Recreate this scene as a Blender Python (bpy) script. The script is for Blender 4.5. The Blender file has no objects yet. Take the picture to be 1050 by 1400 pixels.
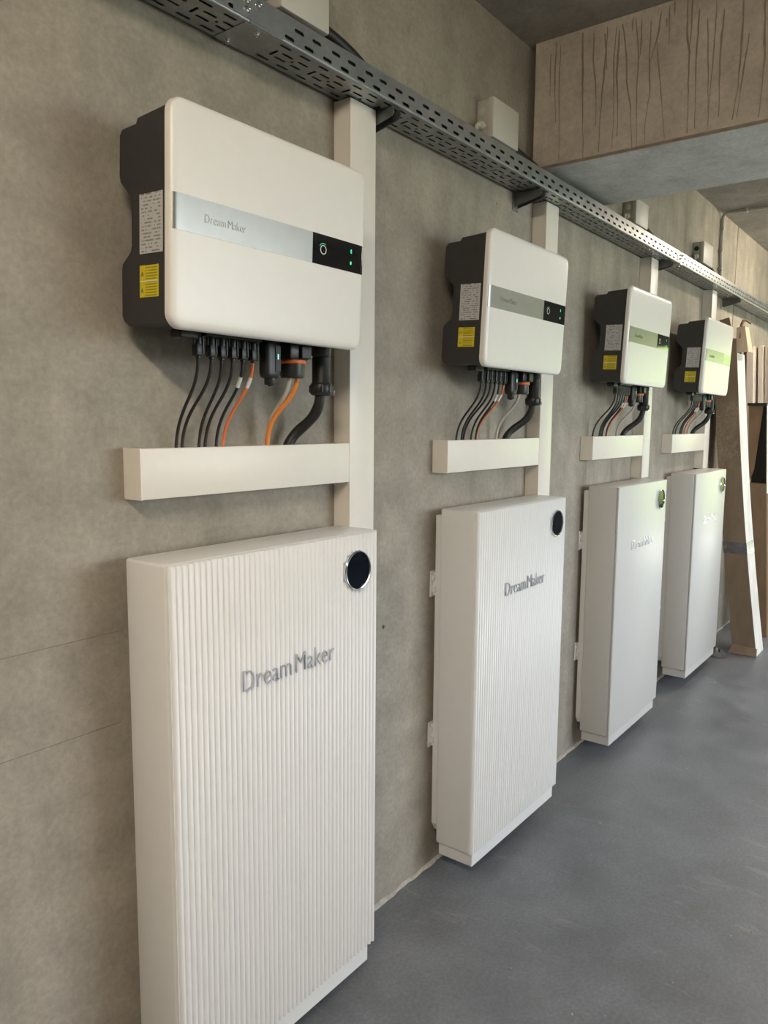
import bpy, bmesh, math, random
from mathutils import Vector, Matrix

random.seed(7)
scene = bpy.context.scene
col = scene.collection

# ------------------------------------------------------------------ camera
# X runs along the wall away from the viewer, the wall face is Y = 0 (room at Y < 0), Z is up
cam_data = bpy.data.cameras.new('camera')
cam = bpy.data.objects.new('camera', cam_data)
col.objects.link(cam)
right = Vector((0.60737757, -0.79437587, 0.00771072))
up = Vector((0.08884928, 0.0775728, 0.99301977))
fwd = Vector((0.78942909, 0.60245285, -0.11769571))
R = Matrix((right, up, -fwd)).transposed().to_4x4()
cam.matrix_world = Matrix.Translation((0, -1.43, 1.5843)) @ R
cam_data.sensor_fit = 'HORIZONTAL'
cam_data.sensor_width = 36
cam_data.lens = 36 * 1042.08 / 1050
cam_data.clip_start = 0.02
scene.camera = cam

# ------------------------------------------------------------------ world, sun, exposure
world = bpy.data.worlds.new('overcast_sky')
scene.world = world
world.use_nodes = True
bg = world.node_tree.nodes['Background']
bg.inputs['Color'].default_value = (0.85, 0.925, 1.0, 1)
bg.inputs['Strength'].default_value = 8.6

sun_data = bpy.data.lights.new('sun', 'SUN')
sun_data.energy = 14.0
sun_data.angle = 0.02
sun_data.color = (1, 0.94, 0.82)
sun = bpy.data.objects.new('sun', sun_data)
col.objects.link(sun)
sun.rotation_euler = Vector((0.45, -0.55, -0.75)).to_track_quat('-Z', 'Y').to_euler()   # shines away from both openings

LAMP = (-0.7, -1.8)            # ceiling lamp behind the viewer
LAMP2 = (6.3, -1.0)           # the same lamp beyond the beam
LAMP_STRENGTH = 102.0
LAMP2_STRENGTH = 48.0

def portal(loc, direction, sx, sy):
    d = bpy.data.lights.new('daylight_portal', 'AREA')
    d.shape = 'RECTANGLE'; d.size = sx; d.size_y = sy
    d.cycles.is_portal = True
    o = bpy.data.objects.new('daylight_portal', d)
    col.objects.link(o)
    o.location = loc
    o.rotation_euler = Vector(direction).to_track_quat('-Z', 'Z').to_euler()
WINDOWS = [(2.2, 5.4), (9.0, 9.8)]   # window openings in the opposite wall
HEAD, SILL = 2.65, 1.0
ROOM_Y = -4.4
END_X = 10.0
ENDGATE = (-3.0, -0.6, 2.4)   # opening in the end wall: y0, y1, height
for a, b in WINDOWS: portal(((a+b)/2, ROOM_Y-0.12, (SILL+HEAD)/2), (0, 1, 0), b-a, HEAD-SILL)
portal((END_X+0.12, (ENDGATE[0]+ENDGATE[1])/2, ENDGATE[2]/2), (-1, 0, 0), ENDGATE[1]-ENDGATE[0], ENDGATE[2])

scene.view_settings.view_transform = 'Standard'
scene.view_settings.look = 'None'
scene.view_settings.gamma = 1
scene.view_settings.use_curve_mapping = False
scene.view_settings.exposure = 0.36

# ------------------------------------------------------------------ materials
class NT:
    def __init__(self, name):
        self.m = bpy.data.materials.new(name)
        self.m.use_nodes = True
        self.t = self.m.node_tree
        self.b = self.t.nodes['Principled BSDF']
        self._co = None
    def n(self, kind, **kw):
        nd = self.t.nodes.new(kind)
        for k, v in kw.items(): setattr(nd, k, v)
        return nd
    def l(self, a, b): self.t.links.new(a, b)
    def co(self):
        if self._co is None: self._co = self.n('ShaderNodeNewGeometry').outputs['Position']
        return self._co
    def ob(self): return self.n('ShaderNodeTexCoord').outputs['Object']
    def mapping(self, src, scale=(1, 1, 1), loc=(0, 0, 0)):
        m = self.n('ShaderNodeMapping'); m.inputs['Scale'].default_value = scale; m.inputs['Location'].default_value = loc
        self.l(src, m.inputs['Vector']); return m.outputs['Vector']
    def noise(self, vec, scale, detail=4, rough=0.55, dist=0.0):
        n = self.n('ShaderNodeTexNoise'); n.inputs['Scale'].default_value = scale; n.inputs['Detail'].default_value = detail
        n.inputs['Roughness'].default_value = rough; n.inputs['Distortion'].default_value = dist
        self.l(vec, n.inputs['Vector']); return n.outputs['Fac']
    def ramp(self, fac, stops):
        r = self.n('ShaderNodeValToRGB'); e = r.color_ramp.elements
        while len(e) < len(stops): e.new(0.5)
        for i, (p, c) in enumerate(stops):
            e[i].position = p; e[i].color = (*c, 1) if len(c) == 3 else c
        self.l(fac, r.inputs['Fac']); return r.outputs['Color']
    def maprange(self, v, a, b, c=0.0, d=1.0):
        m = self.n('ShaderNodeMapRange'); m.inputs[1].default_value = a; m.inputs[2].default_value = b
        m.inputs[3].default_value = c; m.inputs[4].default_value = d
        self.l(v, m.inputs[0]); return m.outputs[0]
    def math(self, op, a, b=None):
        m = self.n('ShaderNodeMath', operation=op)
        for i, v in enumerate((a, b)):
            if v is None: continue
            if isinstance(v, (int, float)): m.inputs[i].default_value = v
            else: self.l(v, m.inputs[i])
        return m.outputs[0]
    def mix(self, fac, a, b, blend='MIX'):
        m = self.n('ShaderNodeMix', data_type='RGBA', blend_type=blend)
        for s, v in ((0, fac), (6, a), (7, b)):
            if isinstance(v, (int, float)): m.inputs[s].default_value = v
            elif isinstance(v, tuple): m.inputs[s].default_value = (*v, 1) if len(v) == 3 else v
            else: self.l(v, m.inputs[s])
        return m.outputs[2]
    def bump(self, h, strength, dist=0.01):
        b = self.n('ShaderNodeBump'); b.inputs['Strength'].default_value = strength; b.inputs['Distance'].default_value = dist
        self.l(h, b.inputs['Height']); self.l(b.outputs['Normal'], self.b.inputs['Normal'])
    def color(self, c):
        if isinstance(c, tuple): self.b.inputs['Base Color'].default_value = (*c, 1)
        else: self.l(c, self.b.inputs['Base Color'])
    def set(self, **kw):
        for k, v in kw.items():
            s = self.b.inputs[k.replace('_', ' ')]
            if isinstance(v, (int, float, tuple)): s.default_value = v
            else: self.l(v, s)

def plain(name, c, rough=0.5, metal=0.0, var=0.04, scale=30, spec=0.5, bump=0.0):
    t = NT(name)
    n = t.noise(t.ob(), scale)
    lo = tuple(max(0, x*(1-var)) for x in c); hi = tuple(min(1, x*(1+var)) for x in c)
    t.color(t.ramp(n, [(0.3, lo), (0.7, hi)]))
    t.set(Roughness=rough, Metallic=metal, Specular_IOR_Level=spec)
    if bump: t.bump(t.noise(t.ob(), scale*8), bump, 0.002)
    return t.m

def concrete(name, dark, light, streak=0.0, holes=True, rough=0.85, tint=None):
    t = NT(name); p = t.co()
    big = t.noise(t.mapping(p, (1, 1, 0.7)), 1.1, 5, 0.6, 0.4)
    mid = t.noise(p, 6.5, 6, 0.65, 0.2)
    fine = t.noise(p, 70, 4, 0.7)
    c = t.ramp(big, [(0.25, dark), (0.75, light)])
    c = t.mix(0.75, c, t.ramp(mid, [(0.25, (0.66,)*3), (0.75, (1.24,)*3)]), 'MULTIPLY')
    c = t.mix(0.42, c, t.ramp(fine, [(0.25, (0.6,)*3), (0.75, (1.35,)*3)]), 'MULTIPLY')
    # faint formwork runs, vertical
    run = t.noise(t.mapping(p, (4, 4, 0.3)), 2.0, 6, 0.65, 0.5)
    xs = t.n('ShaderNodeSeparateXYZ'); t.l(p, xs.inputs[0])
    if streak:
        m = t.maprange(xs.outputs['X'], 2.9, 3.5, 0.12, streak)
        c = t.mix(m, c, t.ramp(run, [(0.3, (0.58, 0.57, 0.52)), (0.52, (1.05,)*3), (0.75, (1.3, 1.28, 1.2))]), 'MULTIPLY')
    if holes:
        v = t.n('ShaderNodeTexVoronoi', feature='F1'); v.inputs['Scale'].default_value = 9
        t.l(t.mapping(p, (1, 1, 1)), v.inputs['Vector'])
        pick = t.noise(p, 2.3, 2)
        th = t.maprange(pick, 0.46, 0.72, 0.0, 0.06)
        hole = t.math('LESS_THAN', v.outputs['Distance'], th)
        c = t.mix(t.math('MULTIPLY', hole, 0.65), c, (0.05, 0.045, 0.04))
    t.color(c)
    t.set(Roughness=rough, Specular_IOR_Level=0.3)
    t.bump(t.math('ADD', t.math('MULTIPLY', mid, 0.6), fine), 0.25, 0.004)
    return t.m

M = {}
M['wall'] = concrete('wall_concrete', (0.30, 0.268, 0.222), (0.41, 0.37, 0.312), streak=0.5)
M['beam'] = concrete('beam_concrete', (0.47, 0.41, 0.34), (0.58, 0.515, 0.43), holes=True)
M['soffit'] = concrete('daylit_soffit_concrete', (0.58, 0.58, 0.56), (0.68, 0.68, 0.65))
M['ceiling'] = concrete('ceiling_concrete', (0.31, 0.285, 0.25), (0.40, 0.37, 0.325))
M['plaster'] = concrete('room_plaster', (0.22, 0.205, 0.18), (0.30, 0.28, 0.25), holes=False)

def floor_mat():
    t = NT('floor_concrete'); p = t.co()
    big = t.noise(p, 0.9, 5, 0.6, 0.5); mid = t.noise(p, 5, 6, 0.65); fine = t.noise(p, 90, 3, 0.6)
    c = t.ramp(big, [(0.3, (0.128, 0.135, 0.153)), (0.7, (0.182, 0.190, 0.212))])
    c = t.mix(0.7, c, t.ramp(mid, [(0.3, (0.74,)*3), (0.72, (1.26,)*3)]), 'MULTIPLY')
    c = t.mix(0.5, c, t.ramp(fine, [(0.3, (0.72,)*3), (0.7, (1.28,)*3)]), 'MULTIPLY')
    # dusty scuffs and plaster specks
    sc = t.noise(t.mapping(p, (3.5, 1.2, 1)), 3.1, 8, 0.75, 1.2)
    c = t.mix(t.maprange(sc, 0.58, 0.76, 0, 0.5), c, (0.36, 0.355, 0.35))
    sp = t.n('ShaderNodeTexVoronoi', feature='F1'); sp.inputs['Scale'].default_value = 16; t.l(p, sp.inputs['Vector'])
    th = t.maprange(t.noise(p, 3.1, 2), 0.52, 0.7, 0.0, 0.06)
    c = t.mix(t.math('MULTIPLY', t.math('LESS_THAN', sp.outputs['Distance'], th), 0.75), c, (0.5, 0.49, 0.47))
    t.color(c)
    t.set(Roughness=t.maprange(mid, 0.3, 0.7, 0.34, 0.52), Specular_IOR_Level=0.5)
    t.bump(t.math('ADD', fine, t.math('MULTIPLY', mid, 2.0)), 0.12, 0.003)
    return t.m
M['floor'] = floor_mat()

M['white'] = plain('inverter_white', (0.80, 0.77, 0.725), 0.33, var=0.01)
M['dark'] = plain('housing_charcoal', (0.032, 0.031, 0.030), 0.55, var=0.1, bump=0.08)
M['battery'] = plain('battery_offwhite', (0.77, 0.765, 0.76), 0.36, var=0.012)
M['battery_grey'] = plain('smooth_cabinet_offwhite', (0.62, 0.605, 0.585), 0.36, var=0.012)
M['duct'] = plain('duct_cream', (0.79, 0.74, 0.67), 0.40, var=0.012)
M['silver'] = plain('brushed_silver', (0.34, 0.335, 0.305), 0.34, metal=0.8, var=0.03)
M['chrome'] = plain('chrome', (0.75, 0.75, 0.76), 0.12, metal=1.0, var=0.02)
M['letter'] = plain('satin_letter_metal', (0.50, 0.515, 0.55), 0.35, metal=0.3, var=0.02)
M['print'] = plain('grey_print', (0.15, 0.145, 0.135), 0.5)
M['gloss'] = plain('gloss_black', (0.008, 0.008, 0.009), 0.06, var=0.0, spec=0.6)
M['screen'] = plain('battery_screen', (0.004, 0.006, 0.012), 0.05, var=0.0, spec=0.3)
M['black'] = plain('black_plastic', (0.014, 0.014, 0.014), 0.42, var=0.1)
M['rubber'] = plain('black_cable', (0.013, 0.0125, 0.012), 0.5, var=0.1)
M['orange'] = plain('orange_cable', (0.72, 0.17, 0.05), 0.45, var=0.05)
M['orange2'] = plain('bright_orange_cable', (0.75, 0.24, 0.04), 0.45, var=0.05)
M['grey'] = plain('grey_cable', (0.47, 0.44, 0.39), 0.5, var=0.05)
M['tag'] = plain('white_tag', (0.72, 0.71, 0.69), 0.5)
M['jbox'] = plain('junction_box_grey', (0.50, 0.475, 0.435), 0.5, var=0.02)
M['jlid'] = plain('junction_lid_grey', (0.58, 0.55, 0.50), 0.45, var=0.02)
M['joint'] = plain('joint_shadow', (0.06, 0.05, 0.04), 0.9)
M['seam'] = plain('form_seam', (0.20, 0.175, 0.14), 0.9, var=0.3, scale=40)
M['conduit'] = plain('conduit_grey', (0.42, 0.41, 0.38), 0.5)
M['mortar'] = plain('pale_mortar', (0.46, 0.43, 0.38), 0.9, var=0.2, scale=60)
M['drip'] = plain('drip_stain_brown', (0.25, 0.20, 0.15), 0.7, var=0.2, scale=20)
M['blackfilm'] = plain('black_film', (0.02, 0.02, 0.021), 0.45)
M['board'] = plain('cream_board', (0.66, 0.58, 0.51), 0.5, var=0.03)
M['boardw'] = plain('white_board', (0.82, 0.80, 0.77), 0.5, var=0.02)
M['film'] = plain('grey_plastic_film', (0.12, 0.12, 0.125), 0.25, var=0.3)

def zinc():
    t = NT('galvanised_steel'); p = t.co()
    v = t.n('ShaderNodeTexVoronoi'); v.inputs['Scale'].default_value = 120; t.l(p, v.inputs['Vector'])
    n = t.noise(p, 9, 4)
    c = t.ramp(n, [(0.3, (0.30, 0.315, 0.315)), (0.7, (0.42, 0.43, 0.43))])
    c = t.mix(0.06, c, v.outputs['Color'], 'OVERLAY')
    t.color(c); t.set(Metallic=0.85, Roughness=0.38)
    return t.m
M['zinc'] = zinc()
M['armsteel'] = plain('dark_arm_steel', (0.20, 0.205, 0.205), 0.4, metal=0.8)
M['steel'] = plain('bright_bolt_steel', (0.7, 0.7, 0.7), 0.25, metal=1.0)

def card(name, base, tape):
    t = NT(name); p = t.ob()
    n = t.noise(t.mapping(p, (1, 1, 0.3)), 14, 4)
    c = t.ramp(n, [(0.3, tuple(x*0.85 for x in base)), (0.7, tuple(x*1.1 for x in base))])
    if tape:   # torn tape marks
        s = t.noise(t.mapping(p, (9, 9, 5)), 1.6, 6, 0.75, 2.2)
        z = t.n('ShaderNodeSeparateXYZ'); t.l(p, z.inputs[0])
        band = t.math('MULTIPLY', t.math('GREATER_THAN', z.outputs['Z'], 1.28), t.math('LESS_THAN', z.outputs['Z'], 1.74))
        ln = t.maprange(t.math('ABSOLUTE', t.math('SUBTRACT', s, 0.52)), 0.0, 0.014, 0.7, 0.0)
        c = t.mix(t.math('MULTIPLY', ln, band), c, (0.50, 0.44, 0.36))
    t.color(c); t.set(Roughness=0.8, Specular_IOR_Level=0.2)
    return t.m
M['card'] = card('brown_cardboard', (0.225, 0.165, 0.11), True)
M['card2'] = card('plain_cardboard', (0.25, 0.165, 0.10), False)
M['cardlit'] = card('lit_flap_cardboard', (0.70, 0.56, 0.41), False)  # flap card toned pale in place of light falling on it
M['carddaylit'] = card('daylit_cardboard', (0.80, 0.78, 0.74), False)

def emit(name, c, s, base=(0.02, 0.02, 0.02)):
    t = NT(name); t.color(base); t.set(Emission_Color=(*c, 1), Emission_Strength=s, Roughness=0.4); return t.m
M['led'] = emit('green_led', (0.05, 0.85, 0.35), 0.9)
M['ledw'] = emit('mint_led', (0.25, 0.95, 0.65), 1.2)
M['lamp'] = emit('lamp_diffuser', (1.0, 0.87, 0.69), LAMP_STRENGTH, (0.8, 0.8, 0.8))
M['lamp_dim'] = emit('dimmer_lamp_diffuser', (1.0, 0.87, 0.69), LAMP2_STRENGTH, (0.8, 0.8, 0.8))

def label_print(name, paper, ink, rows, x0, x1, thr):
    """rows of small illegible print on a sticker; object space y (depth) and z (height)"""
    t = NT(name); p = t.ob()
    s = t.n('ShaderNodeSeparateXYZ'); t.l(p, s.inputs[0])
    r = t.math('MULTIPLY', s.outputs['Z'], rows)
    line = t.math('LESS_THAN', t.math('FRACT', r), 0.42)
    cv = t.n('ShaderNodeCombineXYZ'); t.l(t.math('MULTIPLY', s.outputs['Y'], 95), cv.inputs[0]); t.l(t.math('MULTIPLY', t.math('FLOOR', r), 7.3), cv.inputs[1])
    w = t.noise(cv.outputs[0], 1.0, 3, 0.7)
    on = t.math('MULTIPLY', line, t.math('GREATER_THAN', w, thr))
    inx = t.math('MULTIPLY', t.math('LESS_THAN', s.outputs['Y'], x0), t.math('GREATER_THAN', s.outputs['Y'], x1))
    t.color(t.mix(t.math('MULTIPLY', t.math('MULTIPLY', on, inx), 0.75), paper, ink)); t.set(Roughness=0.45)
    return t.m
M['label'] = label_print('rating_label_print', (0.52, 0.515, 0.51), (0.12, 0.11, 0.11), 150, -0.073, -0.134, 0.49)
M['yellow'] = label_print('warning_label_print', (0.66, 0.53, 0.012), (0.12, 0.10, 0.02), 190, -0.085, -0.122, 0.36)

def foliage():
    t = NT('sunlit_foliage'); n = t.noise(t.co(), 3, 6, 0.7)
    t.color(t.ramp(n, [(0.35, (0.07, 0.11, 0.03)), (0.65, (0.36, 0.45, 0.15))])); t.set(Roughness=0.7); return t.m
M['leaf'] = foliage()
M['paving'] = plain('pale_paving', (0.42, 0.40, 0.37), 0.9, var=0.15, scale=3)
M['lawn'] = plain('lawn_green', (0.20, 0.24, 0.12), 0.9, var=0.3, scale=2)

# ------------------------------------------------------------------ helpers
def props(o, label=None, cat=None, group=None, kind=None):
    for k, v in (('label', label), ('category', cat), ('group', group), ('kind', kind)):
        if v: o[k] = v
    return o
def empty(name, loc, label, cat, group=None):
    o = bpy.data.objects.new(name, None); col.objects.link(o); o.location = loc; o.empty_display_size = 0.05
    return props(o, label, cat, group)
def mesh_from(bm, name, mat, smooth=False, angle=40):
    bmesh.ops.recalc_face_normals(bm, faces=bm.faces)
    me = bpy.data.meshes.new(name); bm.to_mesh(me); bm.free()
    for m in (mat if isinstance(mat, (list, tuple)) else [mat]): me.materials.append(M[m])
    if smooth:
        me.shade_smooth()
        me.set_sharp_from_angle(angle=math.radians(angle))
    return me
def put(name, me, parent=None, loc=(0, 0, 0), rot=(0, 0, 0)):
    o = bpy.data.objects.new(name, me); col.objects.link(o)
    o.location = loc; o.rotation_euler = rot
    if parent: o.parent = parent
    return o
def obj(name, bm, mat, parent=None, loc=(0, 0, 0), rot=(0, 0, 0), smooth=False, angle=40):
    return put(name, mesh_from(bm, name, mat, smooth, angle), parent, loc, rot)
CACHE = {}
def shared(key, make):
    if key not in CACHE: CACHE[key] = make()
    return CACHE[key]
def NB(): return bmesh.new()
def box(bm, a, b, bev=0.0, seg=2):
    x0, x1 = sorted((a[0], b[0])); y0, y1 = sorted((a[1], b[1])); z0, z1 = sorted((a[2], b[2]))
    vs = [bm.verts.new(v) for v in ((x0,y0,z0),(x1,y0,z0),(x1,y1,z0),(x0,y1,z0),(x0,y0,z1),(x1,y0,z1),(x1,y1,z1),(x0,y1,z1))]
    fs = [bm.faces.new([vs[i] for i in q]) for q in ((0,3,2,1),(4,5,6,7),(0,1,5,4),(1,2,6,5),(2,3,7,6),(3,0,4,7))]
    if bev:
        es = {e for f in fs for e in f.edges}
        bmesh.ops.bevel(bm, geom=list(es), offset=bev, segments=seg, profile=0.5, affect='EDGES')
    return bm
def loft(bm, loops, cap0=True, cap1=True, closed=True):
    rings = [[bm.verts.new(p) for p in L] for L in loops]
    n = len(rings[0])
    for a, b in zip(rings, rings[1:]):
        for i in range(n if closed else n-1):
            j = (i+1) % n
            bm.faces.new((a[i], a[j], b[j], b[i]))
    if cap0: bm.faces.new(rings[0][::-1])
    if cap1: bm.faces.new(rings[-1])
    return bm
def lathe(bm, prof, n=20, axis='z', c=(0, 0, 0)):
    """prof: list of (radius, position along axis)"""
    loops = []
    for r, h in prof:
        L = []
        for i in range(n):
            a = 2*math.pi*i/n; u, v = r*math.cos(a), r*math.sin(a)
            L.append({'z': (c[0]+u, c[1]+v, c[2]+h), 'y': (c[0]+u, c[1]+h, c[2]+v), 'x': (c[0]+h, c[1]+u, c[2]+v)}[axis])
        loops.append(L)
    return loft(bm, loops)
def tube(bm, pts, r, n=10):
    pts = [Vector(p) for p in pts]; loops = []
    t0 = (pts[1]-pts[0]).normalized()
    ref = Vector((0, 1, 0)) if abs(t0.y) < 0.9 else Vector((1, 0, 0))
    u = t0.cross(ref).normalized()
    for i, p in enumerate(pts):
        t = (pts[min(i+1, len(pts)-1)] - pts[max(i-1, 0)]).normalized()
        u = (u - t*u.dot(t)).normalized(); v = t.cross(u)
        rr = r(i/(len(pts)-1)) if callable(r) else r
        loops.append([p + (u*math.cos(2*math.pi*k/n) + v*math.sin(2*math.pi*k/n))*rr for k in range(n)])
    return loft(bm, loops)
def bez(p0, p1, p2, p3, n=24):
    p0, p1, p2, p3 = map(Vector, (p0, p1, p2, p3))
    return [p0*(1-t)**3 + p1*3*t*(1-t)**2 + p2*3*t*t*(1-t) + p3*t**3 for t in (i/n for i in range(n+1))]
def text_mesh(s, width, cap, depth, mat, off=0.0):
    """lettering in the XZ plane facing -Y, origin at the baseline start, scaled to width and cap height"""
    cu = bpy.data.curves.new('lettering', 'FONT'); cu.body = s; cu.size = 1.0; cu.extrude = 0.5; cu.offset = off; cu.resolution_u = 4
    o = bpy.data.objects.new('tmp', cu); col.objects.link(o)
    dg = bpy.context.evaluated_depsgraph_get()
    me = bpy.data.meshes.new_from_object(o.evaluated_get(dg))
    bpy.data.objects.remove(o)
    xs = [v.co.x for v in me.vertices]; ys = [v.co.y for v in me.vertices]
    sx = width/(max(xs)-min(xs)); sy = cap/(max(ys)-min(ys)); mx = min(xs); my = min(ys)
    for v in me.vertices:
        x, y, z = v.co
        v.co = ((x-mx)*sx, -(z+0.5)*depth, (y-my)*sy)
    me.materials.clear(); me.materials.append(M[mat])
    me.name = 'lettering'
    return me

def struct(o): o['kind'] = 'structure'; return o

# ------------------------------------------------------------------ room shell
CEIL = 2.99
struct(obj('floor', box(NB(), (-3, ROOM_Y-0.2, -0.15), (END_X+0.2, 0.2, 0)), 'floor'))
bm = NB()
box(bm, (-3, 0, 0), (6.02, 0.2, CEIL)); box(bm, (6.032, 0, 0), (END_X+0.2, 0.2, CEIL)); box(bm, (6.0, 0.02, 0), (6.05, 0.19, CEIL))
wall_left = struct(obj('wall_left', bm, 'wall'))
struct(obj('ceiling', box(NB(), (-3.2, ROOM_Y-0.2, CEIL), (END_X+0.2, 0.2, CEIL+0.25)), 'ceiling'))
struct(obj('wall_back', box(NB(), (-3.2, ROOM_Y-0.2, 0), (-3, 0.2, CEIL)), 'plaster'))
bm = NB()
xs = [-3] + [v for w in WINDOWS for v in w] + [END_X+0.2]
for a, b in zip(xs[::2], xs[1::2]): box(bm, (a, ROOM_Y-0.2, 0), (b, ROOM_Y, CEIL))
for a, b in WINDOWS: box(bm, (a, ROOM_Y-0.2, 0), (b, ROOM_Y, SILL)); box(bm, (a, ROOM_Y-0.2, HEAD), (b, ROOM_Y, CEIL))
struct(obj('wall_right', bm, 'plaster'))
bm = NB()
box(bm, (END_X, ENDGATE[1], 0), (END_X+0.2, 0, CEIL)); box(bm, (END_X, ROOM_Y, 0), (END_X+0.2, ENDGATE[0], CEIL)); box(bm, (END_X, ENDGATE[0], ENDGATE[2]), (END_X+0.2, ENDGATE[1], CEIL))
struct(obj('wall_end', bm, 'plaster'))

for z in (1.130, 0.926):      # faint formwork seams
    obj('form_line', box(NB(), (-1.6, -0.0004, z-0.0008), (0.93, 0.001, z+0.0008)), 'seam', wall_left)
bm = NB(); lathe(bm, [(0.006, 0.001), (0.006, -0.0005)], 12, 'y', (1.875, 0, 0.938)); obj('anchor_hole', bm, 'joint', wall_left)

# beam crossing the room, held off the wall by an open joint
beam = struct(obj('beam', box(NB(), (2.75, ROOM_Y, 2.535), (3.345, -0.030, CEIL)), 'beam'))
beam['label'] = 'concrete beam crossing under the ceiling with brown drip stains'
DRIPS = [[(-0.113,2.975),(-0.109,2.862),(-0.118,2.692)],[(-0.129,2.96),(-0.128,2.805),(-0.137,2.55)],[(-0.091,2.939),(-0.092,2.792)],
[(-0.214,2.977),(-0.221,2.752),(-0.232,2.537)],[(-0.257,2.965),(-0.258,2.874),(-0.271,2.77),(-0.276,2.647)],
[(-0.306,2.971),(-0.304,2.882),(-0.296,2.774),(-0.29,2.664),(-0.29,2.552)],[(-0.296,2.954),(-0.309,2.831)],
[(-0.339,2.962),(-0.333,2.855),(-0.341,2.673),(-0.339,2.552)],[(-0.35,2.949),(-0.345,2.812),(-0.355,2.67),(-0.355,2.594)],
[(-0.36,2.965),(-0.378,2.862),(-0.382,2.773),(-0.399,2.69),(-0.411,2.538)],[(-0.407,2.971),(-0.421,2.841),(-0.42,2.734),(-0.427,2.545)],
[(-0.428,2.965),(-0.428,2.849),(-0.419,2.822)],[(-0.459,2.946),(-0.46,2.821),(-0.466,2.713),(-0.454,2.628),(-0.455,2.544)],
[(-0.494,2.965),(-0.483,2.882),(-0.461,2.811)],[(-0.483,2.873),(-0.5,2.734),(-0.516,2.614),(-0.523,2.554)],[(-0.52,2.976),(-0.524,2.852)],
[(-0.537,2.985),(-0.537,2.942)],[(-0.578,2.977),(-0.583,2.855),(-0.592,2.814),(-0.595,2.663),(-0.598,2.553)],[(-0.595,2.971),(-0.595,2.888),(-0.592,2.814)],
[(-0.618,2.937),(-0.615,2.78),(-0.622,2.562)],[(-0.671,2.948),(-0.672,2.857),(-0.669,2.748),(-0.665,2.647),(-0.663,2.563)],[(-0.646,2.901),(-0.664,2.572)],
[(-0.696,2.914),(-0.69,2.779),(-0.696,2.584)],[(-0.754,2.923),(-0.753,2.789),(-0.751,2.663),(-0.739,2.565)],[(-0.776,2.819),(-0.763,2.687),(-0.752,2.571)],
[(-0.816,2.904),(-0.825,2.725),(-0.823,2.636),(-0.818,2.557)],[(-0.396,2.974),(-0.395,2.931)],[(-0.512,2.94),(-0.513,2.912)]]
rd = random.Random(3)
for _ in range(26):      # the run of drips goes on along the beam outside the frame
    y = -0.9 - rd.random()*2.6
    z1 = 2.56 + rd.random()**2*0.35
    DRIPS.append([(y, 2.975), (y-0.01+rd.random()*0.02, (2.97+z1)/2), (y-0.015+rd.random()*0.03, z1)])
for d in DRIPS:
    pts = []
    for a, b in zip(d, d[1:]):
        k = max(2, int(abs(b[1]-a[1])/0.025))
        pts += [(a[0]+(b[0]-a[0])*i/k + rd.uniform(-0.0012, 0.0012), a[1]+(b[1]-a[1])*i/k) for i in range(k)]
    pts.append(d[-1])
    w0 = rd.uniform(0.0024, 0.0042)
    loops = []
    for i, (y, z) in enumerate(pts):
        f = i/(len(pts)-1)
        w = w0*(0.45+0.55*math.sin(math.pi*min(1, f*1.15+0.12))) * rd.uniform(0.8, 1.15) if i < len(pts)-1 else w0*0.5
        loops.append([(2.7502, y-w, z), (2.7493, y-w*0.5, z), (2.7493, y+w*0.5, z), (2.7502, y+w, z)])
    obj('drip_stain', loft(NB(), loops), 'drip', beam)
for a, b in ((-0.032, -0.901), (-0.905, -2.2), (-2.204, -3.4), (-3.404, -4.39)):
    obj('soffit_panel', box(NB(), (2.752, a, 2.533), (3.3448, b, 2.5352)), 'soffit', beam)  # form panels, coloured lighter than the beam to carry bounced daylight
bm = NB(); box(bm, (2.7492, -4.3, 2.535), (2.752, -0.03, 2.545)); obj('arris_stain', bm, 'drip', beam)

# pale mortar bead where wall and floor meet
bm = NB(); loops = []
x = -2.9
while x < 9.9:
    h = 0.004 + rd.random()*0.008; d = 0.006+rd.random()*0.008
    loops.append([(x, 0.0, 0.0), (x, 0.0, h), (x, -d*0.6, h*0.6), (x, -d, 0.0)]); x += 0.03
struct(obj('trim_1', loft(bm, loops), 'mortar'))

# outside the openings
struct(obj('ground', box(NB(), (-20, -40, -0.4), (60, 30, -0.26)), 'lawn'))
struct(obj('yard_paving', box(NB(), (-6, -11.5, -0.3), (15.5, 3, -0.16)), 'paving'))
def hedge(name, a, b, h, label):
    bm = NB()
    rr = random.Random(len(name)+int(a[0]*3))
    n = 60; A = Vector((a[0], a[1], 0)); B = Vector((b[0], b[1], 0)); t = (B-A).normalized(); s = Vector((-t.y, t.x, 0))
    loops = []
    for i in range(n+1):
        p = A + (B-A)*i/n; L = []
        for k in range(12):
            an = math.pi*k/11; r = 1+rr.uniform(-0.16, 0.16)
            L.append(p + s*math.cos(an)*1.2*r + Vector((0, 0, -0.15+max(0, math.sin(an))*h*r)))
        loops.append(L)
    props(obj(name, loft(bm, loops), 'leaf', smooth=True, angle=180), label, 'hedge')
hedge('hedge', (18, -11), (18, 8), 3.2, 'tall green hedge growing outside the open end of the garage')
hedge('garden_hedge', (-4, -14), (15, -14), 1.1, 'long green garden hedge facing the garage side opening')

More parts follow.
